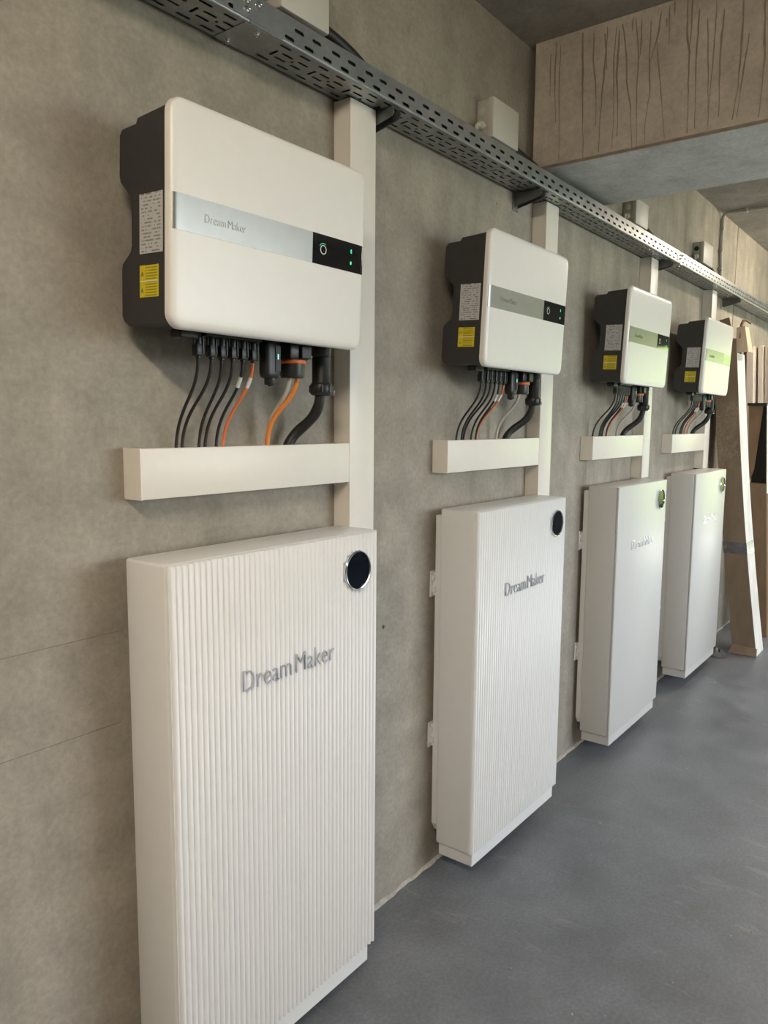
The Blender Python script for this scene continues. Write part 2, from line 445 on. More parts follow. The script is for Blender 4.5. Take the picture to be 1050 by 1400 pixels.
# ceiling lamp behind the viewer
for (lx, ly), where in ((LAMP, 'on the near side of the concrete beam'), (LAMP2, 'beyond the concrete beam')):
    lamp = empty('ceiling_lamp', (lx, ly, CEIL-0.09), 'long white ceiling lamp %s' % where, 'lamp', 'ceiling lamps')
    if lx > 3: lamp.rotation_euler.z = math.pi/2
    obj('lamp_housing', box(NB(), (-0.09, -0.62, 0.03), (0.09, 0.62, 0.09), 0.008), 'jlid', lamp)
    bm = NB(); loft(bm, [[(0.075*math.cos(a), y, 0.03+0.055*math.sin(a)) for a in [math.pi+math.pi*k/8 for k in range(9)]] for y in (-0.6, 0.6)])
    obj('diffuser', bm, 'lamp' if lx < 3 else 'lamp_dim', lamp)

# ------------------------------------------------------------------ unit layout
BAT = {1: 0.9245, 2: 2.1356, 3: 3.3912, 4: 4.6231}
INV = {1: 0.9352, 2: 2.1235, 3: 3.3515, 4: 4.5826}
TRK = {1: 1.6346, 2: 2.8185, 3: 4.0497, 4: 5.2281}
ORD = {1: 'fourth from the leaning carton', 2: 'third from the leaning carton', 3: 'second from the leaning carton', 4: 'nearest the leaning carton'}
NTH = {1: 'fourth', 2: 'third', 3: 'second', 4: 'nearest'}

# ------------------------------------------------------------------ battery cabinets
BW, ZT, ZB, ZBASE = 0.683, 1.296, 0.108, 0.062
YB, YF = -0.04, -0.188
H = ZT-ZB
def bat_body():
    return mesh_from(box(NB(), (0, 0, 0), (BW, -(0.188-0.04-0.012), H), 0.007, 3), 'cabinet_body', 'battery', True)
def bat_ribs():
    bm = NB(); n = 44; prof = []
    x0, x1 = 0.006, BW-0.006; p = (x1-x0)/n
    for i in range(n):
        for k in range(8):
            f = k/8
            prof.append((x0+p*(i+f), -(0.136+0.0030+0.0090*math.sin(math.pi*f)**0.6)))
    prof.append((x1, -(0.136+0.0030)))
    prof = [(0.001, -0.135), (0.003, -0.141)] + prof + [(BW-0.003, -0.141), (BW-0.001, -0.135)]
    lo = [(x, y, 0.001) for x, y in prof]; hi0 = [(x, y, H-0.006) for x, y in prof]; hi = [(x, max(y, -0.1415), H-0.002) for x, y in prof]
    loft(bm, [lo, hi0, hi])
    return mesh_from(bm, 'ribbed_panel', 'battery', True, 60)
def bat_smooth():
    return mesh_from(box(NB(), (0.0005, -0.1355, 0.001), (BW-0.0005, -0.148, H-0.001), 0.005, 3), 'smooth_panel', 'battery_grey', True)
def bat_plinth():
    return mesh_from(box(NB(), (0.012, -0.006, ZBASE-ZB), (BW-0.034, -0.143, 0.002), 0.002, 1), 'plinth', 'battery')
def bat_rear():
    bm = NB(); z0, z1 = 0.03, H-0.025
    z0, z1 = z0, z1
    sec = [(0.012, z0+0.03), (0.03, z0), (BW-0.03, z0), (BW-0.012, z0+0.03), (BW-0.012, z1), (0.012, z1)]
    loft(bm, [[(x, 0.0, z) for x, z in sec], [(x, 0.026, z) for x, z in sec]])
    return mesh_from(bm, 'rear_plate', 'battery')
def bat_bracket():
    bm = NB()
    box(bm, (-0.002, 0.0395, -0.045), (0.034, 0.0355, 0.045), 0.001, 1)
    box(bm, (0.014, 0.037, -0.04), (0.018, 0.004, 0.04))
    box(bm, (0.004, 0.036, -0.028), (0.014, 0.022, -0.006), 0.002, 1); box(bm, (0.004, 0.036, 0.012), (0.012, 0.026, 0.03), 0.002, 1)
    return mesh_from(bm, 'wall_bracket', 'battery')
def bat_ring():
    bm = NB(); r = 0.0505
    prof = [(r-0.0038, 0.006), (r-0.0038, -0.003), (r-0.0022, -0.008), (r-0.0004, -0.0085), (r+0.0016, -0.006), (r+0.0018, 0.006)]
    loops = []
    for i in range(40):
        a = 2*math.pi*i/40
        loops.append([(q*math.cos(a), y, q*math.sin(a)) for q, y in prof])
    loops.append(loops[0])
    loft(bm, loops, False, False); bmesh.ops.remove_doubles(bm, verts=bm.verts, dist=1e-6)
    return mesh_from(bm, 'bezel_ring', 'chrome', True, 30)
def bat_disc():
    bm = NB(); lathe(bm, [(0.0465, 0.004), (0.0465, -0.0035), (0.045, -0.0045)], 40, 'y')
    return mesh_from(bm, 'round_display', 'screen', True, 30)
for i, x in BAT.items():
    ribbed = i in (1, 2)
    lab = ('off-white %s battery cabinet on the wall, %s' % ('ribbed' if ribbed else 'smooth', ORD[i]))
    root = empty('battery_cabinet', (x, YB, ZB), lab, 'battery cabinet', 'battery cabinets along the wall')
    body = put('cabinet_body', shared('bb', bat_body), root)
    if ribbed: put('ribbed_panel', shared('br', bat_ribs), root)
    else:
        put('smooth_panel', shared('bs', bat_smooth), root)
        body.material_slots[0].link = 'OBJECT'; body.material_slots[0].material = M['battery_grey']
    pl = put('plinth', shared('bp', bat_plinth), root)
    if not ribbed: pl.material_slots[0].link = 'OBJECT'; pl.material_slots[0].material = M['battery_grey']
    rp = put('rear_plate', shared('brp', bat_rear), root)
    if i == 1: rp.location.x = 0.035; rp.scale.x = 0.94
    for sx in (0, 1):
        for zz in (0.925, 0.385):
            b = put('wall_bracket', shared('bk', bat_bracket), root, ((0 if sx == 0 else BW) + (0.06 if i == 1 and sx == 0 else 0), 0, zz))
            if sx: b.scale.x = -1
    d = put('round_display', shared('bd', bat_disc), root, (0.587, -0.1475, 1.092))
    put('bezel_ring', shared('bri', bat_ring), d)
    for wd, x0, ww in (('Dream', 0.190, 0.152), ('Maker', 0.358, 0.137)):
        t = put('lettering', shared('bt'+wd, lambda: text_mesh(wd, ww, 0.046, 0.0045, 'letter', -0.024)), root, (x0, -0.1470, 0.876))
        t['label'] = 'raised metal lettering reading ' + wd
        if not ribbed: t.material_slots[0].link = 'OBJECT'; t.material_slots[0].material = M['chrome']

# ------------------------------------------------------------------ cable ducts
def duct_v(x, w, d, z0, z1, lab, i):
    r = empty('cable_duct', (x, 0, z0), lab, 'cable duct', 'upright cable ducts')
    h = z1-z0
    obj('duct_base', box(NB(), (0.001, -0.0005, 0), (w-0.001, -(d-0.008), h), 0.001, 1), 'duct', r)
    obj('duct_lid', box(NB(), (0, -(d-0.0085), 0.0), (w, -d, h-0.001), 0.0025, 2), 'duct', r, smooth=True)
def duct_h(x0, x1, d, z0, z1, lab):
    r = empty('branch_duct', (x0, 0, z0), lab, 'cable duct', 'short branch ducts under the inverters')
    L = x1-x0; h = z1-z0
    obj('duct_base', box(NB(), (0.004, -0.0005, 0.001), (L-0.0005, -(d-0.008), h-0.001), 0.001, 1), 'duct', r)
    obj('duct_lid', box(NB(), (0.004, -(d-0.0085), 0), (L-0.0005, -d, h), 0.0025, 2), 'duct', r, smooth=True)
    obj('end_cap', box(NB(), (0, -0.0005, -0.001), (0.0045, -(d+0.0005), h+0.001), 0.001, 1), 'duct', r)
TOPZ = 2.4375
for i, x in TRK.items():
    duct_v(x, 0.11, 0.061, 0.82 if i < 3 else ZT+0.001, TOPZ, 'cream upright cable duct above the %s battery cabinet from the leaning carton' % NTH[i] if i < 4 else 'cream upright cable duct above the battery cabinet nearest the leaning carton', i)
    duct_h(x-0.68, x, 0.061, 1.4157, 1.5242, 'cream horizontal branch duct under the inverter %s' % ORD[i])

# ------------------------------------------------------------------ inverters
IW, IH, LEAN = 0.5746, 0.424, 0.041
IZ, IY = 1.767, -0.03
def inv_housing():
    prof = [(0.15, 0.409), (0.062, 0.401), (0.056, 0.391), (0.010, 0.388), (0.002, 0.378), (0.0, 0.30), (0.004, 0.288), (0.036, 0.258), (0.040, 0.248),
            (0.040, 0.162), (0.036, 0.150), (0.009, 0.128), (0.006, 0.118), (0.006, 0.026), (0.012, 0.014), (0.024, 0.008), (0.15, 0.006)]
    bm = NB(); e = 0.004
    cy, cz = 0.08, 0.2
    sc = lambda k: [(cy+(d-cy)*k, cz+(z-cz)*k) for d, z in prof]
    loops = [[(x, -d, z) for d, z in P] for x, P in ((0.004, sc(0.985)), (0.008, prof), (IW-0.008, prof), (IW-0.004, sc(0.985)))]
    loft(bm, loops)
    return mesh_from(bm, 'housing', 'dark', True, 25)
PIL = [(0.0, 0.162), (0.0012, 0.1655), (0.004, 0.1685), (0.009, 0.1705), (0.017, 0.1716), (0.03, 0.172)]
def front_d(x):
    e = min(x, IW-x)
    for (a, da), (b, db) in zip(PIL, PIL[1:]):
        if e <= b: return da+(db-da)*(e-a)/(b-a)
    return PIL[-1][1]
def rrect(ins, r, d, n=8):
    r = max(0.004, r-ins*0.6); L = []
    for cx, cz, a0 in ((IW-ins-r, IH-ins-r, 0), (ins+r, IH-ins-r, 90), (ins+r, ins+r, 180), (IW-ins-r, ins+r, 270)):
        for k in range(n+1):
            a = math.radians(a0+90*k/n); L.append((cx+r*math.cos(a), -d, cz+r*math.sin(a)))
    return L
def inv_cover():
    bm = NB()
    loops = [rrect(0.004, 0.03, 0.149), rrect(0.0, 0.03, 0.151)] + [rrect(e, 0.03, d) for e, d in PIL]
    loft(bm, loops)
    return mesh_from(bm, 'front_cover', 'white', True, 35)
def strip(x0, x1, z0, z1, off, name, mat):
    bm = NB(); xs = [x0+(x1-x0)*k/40 for k in range(41)] + [p[0] for p in PIL if x0 < p[0] < x1] + [IW-p[0] for p in PIL if x0 < IW-p[0] < x1]
    xs = sorted(set(round(x, 5) for x in xs))
    loft(bm, [[(x, -(front_d(x)+off), z0), (x, -(front_d(x)+off), z1), (x, -(front_d(x)-0.003), z1), (x, -(front_d(x)-0.003), z0)] for x in xs])
    return mesh_from(bm, name, mat, True, 30)
def ring_mesh(r0, r1, th, name, mat, a0=0, a1=360, n=28):
    bm = NB(); loops = []
    for k in range(n+1):
        a = math.radians(a0+(a1-a0)*k/n); c, s = math.cos(a), math.sin(a)
        loops.append([(r0*c, 0, r0*s), (r1*c, 0, r1*s), (r1*c, -th, r1*s), (r0*c, -th, r0*s)])
    loft(bm, loops, True, True)
    return mesh_from(bm, name, mat)
def warn_triangle():
    bm = NB(); o = [(-0.0048, -0.004), (0.0048, -0.004), (0, 0.0048)]; k = 0.62
    A = [(0, -y, z) for y, z in o]; B = [(0, -y*k, z*k-0.0004) for y, z in o]
    va = [bm.verts.new(p) for p in A]; vb = [bm.verts.new(p) for p in B]
    for i in range(3): bm.faces.new((va[i], va[(i+1) % 3], vb[(i+1) % 3], vb[i]))
    g = bmesh.ops.extrude_face_region(bm, geom=list(bm.faces)); bmesh.ops.translate(bm, verts=[v for v in g['geom'] if isinstance(v, bmesh.types.BMVert)], vec=(-0.0004, 0, 0))
    box(bm, (0, -0.0004, -0.002), (-0.0004, 0.0004, 0.0014))
    return mesh_from(bm, 'warning_triangle', 'print')
def glyph(kind):
    bm = NB()
    if kind: # small lightning-like mark
        for a, b in (((-0.0016, 0, 0.001), (0.0024, -0.0005, 0.0042)), ((-0.0022, 0, -0.0018), (0.0010, -0.0005, 0.0014)), ((-0.001, 0, -0.0046), (0.0028, -0.0005, -0.0014))): box(bm, a, b)
    else:
        box(bm, (-0.0028, 0, -0.0038), (0.0028, -0.0005, 0.0026), 0.0002, 1); box(bm, (-0.001, 0, 0.0024), (0.0012, -0.0005, 0.0042))
    return mesh_from(bm, 'indicator', 'led')

for i, x in INV.items():
    root = empty('inverter', (x, IY, IZ), 'white wall inverter with charcoal sides, %s' % ORD[i], 'inverter', 'inverters along the wall')
    root.rotation_euler = (LEAN, 0, 0)
    hs = put('housing', shared('ih', inv_housing), root)
    cv = put('front_cover', shared('ic', inv_cover), root)
    st = put('trim_strip', shared('is', lambda: strip(0.0035, 0.3868, 0.1835, 0.2505, 0.0004, 'trim_strip', 'silver')), cv)
    for wd, x0, ww in (('Dream', 0.078, 0.0525), ('Maker', 0.1370, 0.0475)):
        lt = put('lettering', shared('it'+wd, lambda: text_mesh(wd, ww, 0.0155, 0.0006, 'print', -0.022)), cv, (x0, -0.1722, 0.2085))
        lt['label'] = 'thin dark lettering reading ' + wd
    dp = put('display_panel', shared('id', lambda: strip(0.3872, IW-0.0008, 0.1832, 0.2508, 0.0007, 'display_panel', 'gloss')), cv)
    dp['label'] = 'glossy black display with green symbols'
    put('button_ring', shared('rg', lambda: ring_mesh(0.0085, 0.0105, 0.0006, 'button_ring', 'tag')), cv, (0.423, -0.1724, 0.2175))
    put('button_halo', shared('rh', lambda: ring_mesh(0.0135, 0.0145, 0.0005, 'button_halo', 'led', 60, 150)), cv, (0.423, -0.1724, 0.2175))
    put('indicator', shared('g1', lambda: glyph(1)), cv, (0.522, -0.1726, 0.231))
    put('indicator', shared('g0', lambda: glyph(0)), cv, (0.522, -0.1726, 0.204))
    lb = put('rating_label', shared('lab', lambda: mesh_from(box(NB(), (0.0042, -0.067, 0.144), (0.0034, -0.140, 0.256)), 'rating_label', 'label')), hs)
    lb['label'] = 'white rating label with fine print'
    yl = put('warning_label', shared('yel', lambda: mesh_from(box(NB(), (0.0042, -0.067, 0.061), (0.0034, -0.127, 0.122)), 'warning_label', 'yellow')), hs)
    yl['label'] = 'yellow warning label'
    put('label_divider', shared('ldv', lambda: mesh_from(box(NB(), (0.0034, -0.069, 0.0905), (0.0030, -0.126, 0.0925)), 'label_divider', 'tag')), hs)
    for zz in (0.106, 0.074):
        put('warning_triangle', shared('wt', warn_triangle), hs, (0.0034, -0.0755, zz))
    put('isolator_block', shared('iso', lambda: mesh_from(box(NB(), (0.080, -0.060, 0.008), (0.128, -0.095, -0.010), 0.004), 'isolator_block', 'black')), hs)
    put('port_block', shared('prt', lambda: mesh_from(box(NB(), (0.145, -0.045, 0.008), (0.305, -0.10, -0.001), 0.002), 'port_block', 'black')), hs)

# ------------------------------------------------------------------ plugs and cables
CY = -0.112     # connector depth in front of the wall
ZP = IZ+0.0
def plug_mesh():
    bm = NB()
    lathe(bm, [(0.0085, 0.006), (0.0085, -0.008), (0.0098, -0.010), (0.0098, -0.024), (0.0085, -0.026), (0.0085, -0.030)], 14)
    box(bm, (-0.0098, -0.0095, -0.049), (0.0098, 0.0095, -0.022), 0.003, 2)
    for sx in (-1, 1): box(bm, (sx*0.0085, -0.003, -0.026), (sx*0.0118, 0.003, -0.006), 0.001, 1)
    box(bm, (0.004, -0.0115, -0.044), (0.0085, -0.008, -0.010), 0.001, 1)
    lathe(bm, [(0.0055, -0.048), (0.0055, -0.053), (0.004, -0.054)], 10)
    return mesh_from(bm, 'plug', 'black', True, 30)
TOPS = [0.135, 0.171, 0.200, 0.231, 0.261, 0.292]
BOT = {1: [0.135, 0.154, 0.195, 0.216, 0.252, 0.266], 2: [0.110, 0.150, 0.170, 0.207, 0.245, 0.256], 3: [0.095, 0.155, 0.18, 0.21, 0.24, 0.258], 4: [0.07, 0.13, 0.19, 0.22, 0.25, 0.285]}
WORD = ['first', 'second', 'third', 'fourth', 'fifth', 'sixth']
BZ = 1.5242
def cable_obj(name, pts, r, mat, label, cat, group=None, n=10):
    o = obj(name, tube(NB(), pts, r, n), mat, smooth=True)
    return props(o, label, cat, group)
for i, x in INV.items():
    rd = random.Random(40+i)
    for k in range(6):
        xt, xb = x+TOPS[k], x+BOT[i][k]
        yb = -0.026 - 0.008*((k*2+i) % 3)/2
        z0 = ZP-0.05
        pts = bez((xt, CY, z0+0.004), (xt, CY, z0-0.085), (xb+0.006, yb, BZ+0.10), (xb, yb, BZ-0.006))
        what = 'orange-red' if k == 5 else 'black'
        c = cable_obj('solar_cable', pts, 0.0036, 'orange' if k == 5 else 'rubber',
                      'thin %s solar cable under the inverter %s' % (what, ORD[i]) if k == 5 else
                      '%s thin black cable from the duct end cap, under inverter %s' % (WORD[k], ORD[i]), 'cable', 'thin cables under the inverters')
        put('plug', shared('pl', plug_mesh), c, (xt, CY, ZP+0.002))
        if k >= 4:
            p, q = pts[4], pts[7]
            obj('cable_tag', tube(NB(), [p, p.lerp(q, 0.5), q], 0.0046, 10), 'tag', c, smooth=True)
    # communication stick
    dg = empty('communication_stick', (x+0.3435, CY-0.002, ZP-0.002), 'black plug-in communication stick under the inverter %s' % ORD[i], 'dongle', 'communication sticks')
    bm = NB(); loops = []
    for z, w, d in ((0.006, 0.021, 0.014), (-0.004, 0.025, 0.016), (-0.07, 0.0255, 0.0165), (-0.078, 0.023, 0.0155), (-0.082, 0.018, 0.013)):
        loops.append([(w*math.copysign(abs(math.cos(a))**0.6, math.cos(a)), d*math.copysign(abs(math.sin(a))**0.6, math.sin(a)), z) for a in [2*math.pi*q/20 for q in range(20)]])
    loft(bm, loops); obj('stick_body', bm, 'black', dg, smooth=True)
    bm = NB(); lathe(bm, [(0.0135, -0.080), (0.0135, -0.094), (0.012, -0.097), (0.006, -0.097), (0.006, -0.100)], 16); obj('end_cap', bm, 'black', dg, smooth=True)
    fp = obj('face_plate', box(NB(), (0.002, -0.0162, -0.066), (0.019, -0.018, -0.006), 0.0008, 1), 'dark', dg)
    obj('led', box(NB(), (0.0085, -0.0178, -0.038), (0.0115, -0.0186, -0.026)), 'ledw', fp)
    # mains connector with orange ring
    xa = x+0.421
    z0 = ZP-0.076
    xb = x+{1: 0.405, 2: 0.388, 3: 0.38, 4: 0.36}[i]
    ac = cable_obj('grid_cable', bez((xa-0.009, CY, z0+0.01), (xa-0.009, CY, z0-0.07), (xb+0.006, -0.03, BZ+0.10), (xb+0.008, -0.030, BZ-0.006)), 0.0055, 'grey',
                   'grey grid cable in black connector with orange ring, under inverter %s' % ORD[i], 'cable', 'grid cables under the inverters')
    bm = NB(); box(bm, (xa-0.034, CY-0.028, ZP-0.038), (xa+0.034, CY+0.028, ZP+0.006), 0.008, 2); box(bm, (xa-0.004, CY-0.036, ZP-0.034), (xa+0.030, CY-0.020, ZP-0.004), 0.002, 1)
    box(bm, (xa+0.03, CY-0.015, ZP-0.012), (xa+0.055, CY+0.015, ZP+0.004), 0.002, 1)
    obj('plug_head', bm, 'black', ac, smooth=True)
    bm = NB(); lathe(bm, [(0.032, -0.037), (0.033, -0.039), (0.033, -0.044), (0.032, -0.046)], 24, 'z', (xa, CY, ZP)); obj('seal_ring', bm, 'orange', ac, smooth=True)
    bm = NB(); lathe(bm, [(0.029, -0.045), (0.0295, -0.074), (0.028, -0.079), (0.012, -0.080)], 24, 'z', (xa, CY, ZP)); obj('plug_sleeve', bm, 'black', ac, smooth=True)
    if i == 1:
        cable_obj('orange_cable', bez((xa+0.011, CY-0.006, z0+0.01), (xa+0.011, CY-0.006, z0-0.075), (xb-0.006, -0.045, BZ+0.10), (xb-0.006, -0.045, BZ-0.006)), 0.0058, 'orange2',
                  'bright orange cable beside a grey one, leaving the orange-ringed connector', 'cable')
    # battery cable with round bayonet plug
    xq = x+0.525
    xb = x+{1: 0.486, 2: 0.462, 3: 0.465, 4: 0.46}[i]
    zq = ZP-0.118
    pts = bez((xq-0.004, CY, zq+0.01), (xq-0.004, CY, zq-0.075), (xb+0.03, -0.034, BZ+0.055), (xb-0.004, -0.034, BZ-0.006), 60)
    bc = cable_obj('battery_cable', pts, (lambda f: 0.0135+0.0004*math.sin(f*360)), 'rubber', 'thick black corrugated cable under the inverter %s' % ORD[i], 'cable', 'thick battery cables', 14)
    bm = NB(); lathe(bm, [(0.025, 0.004), (0.025, -0.018), (0.022, -0.022), (0.0235, -0.026), (0.0235, -0.085), (0.026, -0.088), (0.0285, -0.092), (0.0285, -0.112), (0.025, -0.117), (0.016, -0.119)], 24, 'z', (xq, CY, ZP))
    for a in range(8):
        an = math.pi*a/4; box(bm, (xq+0.0275*math.cos(an)-0.003, CY+0.0275*math.sin(an)-0.003, ZP-0.111), (xq+0.0275*math.cos(an)+0.003, CY+0.0275*math.sin(an)+0.003, ZP-0.093), 0.001, 1)
    obj('bayonet_plug', bm, 'black', bc, smooth=True)
    bm = NB(); box(bm, (xq+0.022, CY-0.007, ZP-0.080), (xq+0.0275, CY+0.005, ZP-0.034), 0.0015, 1); box(bm, (xq+0.020, CY-0.022, ZP-0.117), (xq+0.029, CY-0.012, ZP-0.104), 0.001, 1)
    obj('latch', bm, 'chrome', bc)

# ------------------------------------------------------------------ perforated cable tray
TY0, TY1, TZ0, TZ1 = -0.012, -0.123, 2.44, 2.501
PITCH = 0.065
def slot_pts(cx, cy, L, W, n=4):
    """stadium outline, long axis along the first coordinate when L > W, else along the second"""
    out = []
    if L >= W:
        r = W/2; h = L/2-r
        for k in range(n+1): a = -math.pi/2+math.pi*k/n; out.append((cx+h+r*math.cos(a), cy+r*math.sin(a)))
        for k in range(n+1): a = math.pi/2+math.pi*k/n; out.append((cx-h+r*math.cos(a), cy+r*math.sin(a)))
        return out
    return [(cx-(q-cy), cy+(p-cx)) for p, q in slot_pts(cx, cy, W, L, n)]
def perforated(w, h, slots, to3d, bm):
    """one tile with real holes"""
    es = []
    def ring(pts):
        vs = [bm.verts.new(to3d(*p)) for p in pts]
        for k in range(len(vs)): es.append(bm.edges.new((vs[k], vs[(k+1) % len(vs)])))
    ring([(0, 0), (w, 0), (w, h), (0, h)])
    for s in slots: ring(slot_pts(*s))
    bmesh.ops.triangle_fill(bm, edges=es, use_beauty=True)
def tray_mesh(x0, tiles, plain0=0.0):
    w = 2*PITCH; hz = TZ1-TZ0; wy = TY0-TY1
    bm = NB()
    side = [(0.0200, 0.013, 0.032, 0.009), (0.0850, 0.013, 0.032, 0.009), (0.0525, 0.038, 0.032, 0.009), (0.1120, 0.038, 0.031, 0.009)]
    bot = []
    for k in range(2):
        o = k*PITCH
        bot += [(o+0.024, 0.018, 0.036, 0.0078), (o+0.024, 0.095, 0.036, 0.0078)]
    bot += [(0.0565, 0.043, 0.036, 0.0075), (0.109, 0.043, 0.034, 0.0075), (0.0565, 0.069, 0.036, 0.0075), (0.109, 0.069, 0.034, 0.0075)]
    bot += [(0.024, 0.056, 0.0075, 0.030), (0.0845, 0.056, 0.0085, 0.0085)]
    F = 0.004          # folded lower corners
    sd = [(a, b-F, c, d) for a, b, c, d in side]; bt = [(a, b-F, c, d) for a, b, c, d in bot]
    perforated(w, hz-F, sd, lambda u, v: (u, TY1, TZ0+F+v), bm)
    perforated(w, hz-F, sd, lambda u, v: (u, TY0, TZ0+F+v), bm)
    perforated(w, wy-2*F, bt, lambda u, v: (u, TY0-F-v, TZ0), bm)
    for y, sg in ((TY1, 1), (TY0, -1)):
        arc = [(y+sg*F*(1-math.cos(a)), TZ0+F*(1-math.sin(a))) for a in [math.pi/2*k/4 for k in range(5)]]
        for (ya, za), (yb, zb) in zip(arc, arc[1:]):
            bm.faces.new([bm.verts.new(p) for p in ((0, ya, za), (w, ya, za), (w, yb, zb), (0, yb, zb))])
    for y, d in ((TY1, 0.006), (TY0, -0.006)):   # returned lips
        vs = [bm.verts.new(p) for p in ((0, y, TZ1), (w, y, TZ1), (w, y+d, TZ1-0.0005), (0, y+d, TZ1-0.0005))]; bm.faces.new(vs)
    geom = list(bm.verts)+list(bm.edges)+list(bm.faces)
    tile = bpy.data.meshes.new('tile'); bm.to_mesh(tile); bm.free()
    bm = NB()
    for k in range(tiles):
        s = len(bm.verts); bm.from_mesh(tile); bm.verts.ensure_lookup_table()
        bmesh.ops.translate(bm, verts=bm.verts[s:], vec=(x0+plain0+k*w, 0, 0))
    if plain0:
        for q in (((x0, TY1, TZ0), (x0+plain0, TY1, TZ0), (x0+plain0, TY1, TZ1), (x0, TY1, TZ1)), ((x0, TY0, TZ0), (x0+plain0, TY0, TZ0), (x0+plain0, TY0, TZ1), (x0, TY0, TZ1)), ((x0, TY0, TZ0), (x0+plain0, TY0, TZ0), (x0+plain0, TY1, TZ0), (x0, TY1, TZ0))):
            bm.faces.new([bm.verts.new(p) for p in q])
    bpy.data.meshes.remove(tile)
    bmesh.ops.remove_doubles(bm, verts=bm.verts, dist=1e-5)
    bmesh.ops.recalc_face_normals(bm, faces=bm.faces)
    me = bpy.data.meshes.new('cable_tray'); bm.to_mesh(me); bm.free(); me.materials.append(M['zinc'])
    return me
def add_tray(x0, tiles, plain0, label):
    r = empty('cable_tray', (x0, 0, TZ0), label, 'cable tray', 'cable tray sections')
    o = put('perforated_channel', tray_mesh(0, tiles, plain0), r, (0, 0, -TZ0))
    s = o.modifiers.new('thickness', 'SOLIDIFY'); s.thickness = 0.0014; s.offset = 0
    return r
def bolt_mesh():
    bm = NB(); lathe(bm, [(0.0055, 0.0), (0.0055, -0.004), (0.003, -0.0045), (0.003, -0.010), (0.0015, -0.0105)], 6); lathe(bm, [(0.0075, 0.0005), (0.0075, -0.001)], 14)
    return mesh_from(bm, 'bolt', 'steel')
add_tray(0.31, 7, 0.0, 'short galvanised perforated tray section farthest from the concrete beam')
trB = add_tray(1.222, 23, 0.10, 'long galvanised perforated tray section passing under the concrete beam')
trC = add_tray(4.317, 27, 0.03, 'galvanised perforated tray section above the leaning carton')
for tr, L in ((trB, 0.085), (trC, 0.05)):
    cp = obj('coupler_plate', box(NB(), (-0.012, TY0-0.004, -0.0022), (L, TY1+0.003, -0.0008)), 'zinc', tr)
    sp = obj('coupler_plate', box(NB(), (-0.05, TY1-0.0022, 0.006), (L-0.03, TY1-0.0009, 0.056)), 'zinc', tr)
    for bx, by in ((0.016, -0.030), (0.035, -0.106)):
        put('bolt', shared('bolt', bolt_mesh), cp, (bx, by, -0.002))
    for bx, bz in ((-0.012, 0.040), (-0.012, 0.022), (0.022, 0.044)):
        put('bolt', shared('bolt', bolt_mesh), sp, (bx, TY1-0.002, bz), (-math.pi/2, 0, 0))

# bracket arms under the tray
def arm_mesh():
    bm = NB(); t = 0.0025; w = 0.034
    prof = [(-0.004, 0.0), (-0.108, 0.0), (-0.116, -0.006), (-0.119, -0.016), (-0.114, -0.025), (-0.100, -0.030), (-0.006, -0.050), (-0.004, -0.050)]
    loft(bm, [[(t, y, z) for y, z in prof], [(0, y, z) for y, z in prof]])
    loft(bm, [[(w, y, z) for y, z in prof], [(w-t, y, z) for y, z in prof]])
    box(bm, (0, -0.006, -t), (w, -0.112, -0.0002))
    return mesh_from(bm, 'arm', 'armsteel')
def foot_mesh():
    bm = NB(); box(bm, (-0.004, -0.0003, -0.062), (0.038, -0.005, -0.0004), 0.001, 1); lathe(bm, [(0.007, -0.005), (0.007, -0.010)], 6, 'y', (0.017, 0, -0.035))
    return mesh_from(bm, 'wall_plate', 'zinc')
BRL = {1.80: 'beside the duct farthest from the carton', 2.655: 'just in front of the concrete beam', 4.19: 'between the second duct and the tray joint', 5.685: 'beyond the last upright duct'}
for bx, w in BRL.items():
    r = empty('tray_bracket', (bx if bx != 1.80 else 1.748, 0, TZ0-0.0012), 'grey steel arm under the cable tray, %s' % w, 'bracket', 'bracket arms under the cable tray')
    put('arm', shared('arm', arm_mesh), r); put('wall_plate', shared('foot', foot_mesh), r)

# cables lying in the tray
k = 0
for z in (2.4545, 2.4795):
    for y in (-0.0275, -0.0535, -0.0795, -0.1055):
        rr = random.Random(k); k += 1
        pts = [(0.4+0.25*j, y+rr.uniform(-0.001, 0.001), z+rr.uniform(-0.0008, 0.0008)) for j in range(29)]
        cable_obj('mains_cable', pts, 0.0118, 'rubber', 'black cable lying in the bundle inside the perforated tray', 'cable', 'cables in the tray', 8)

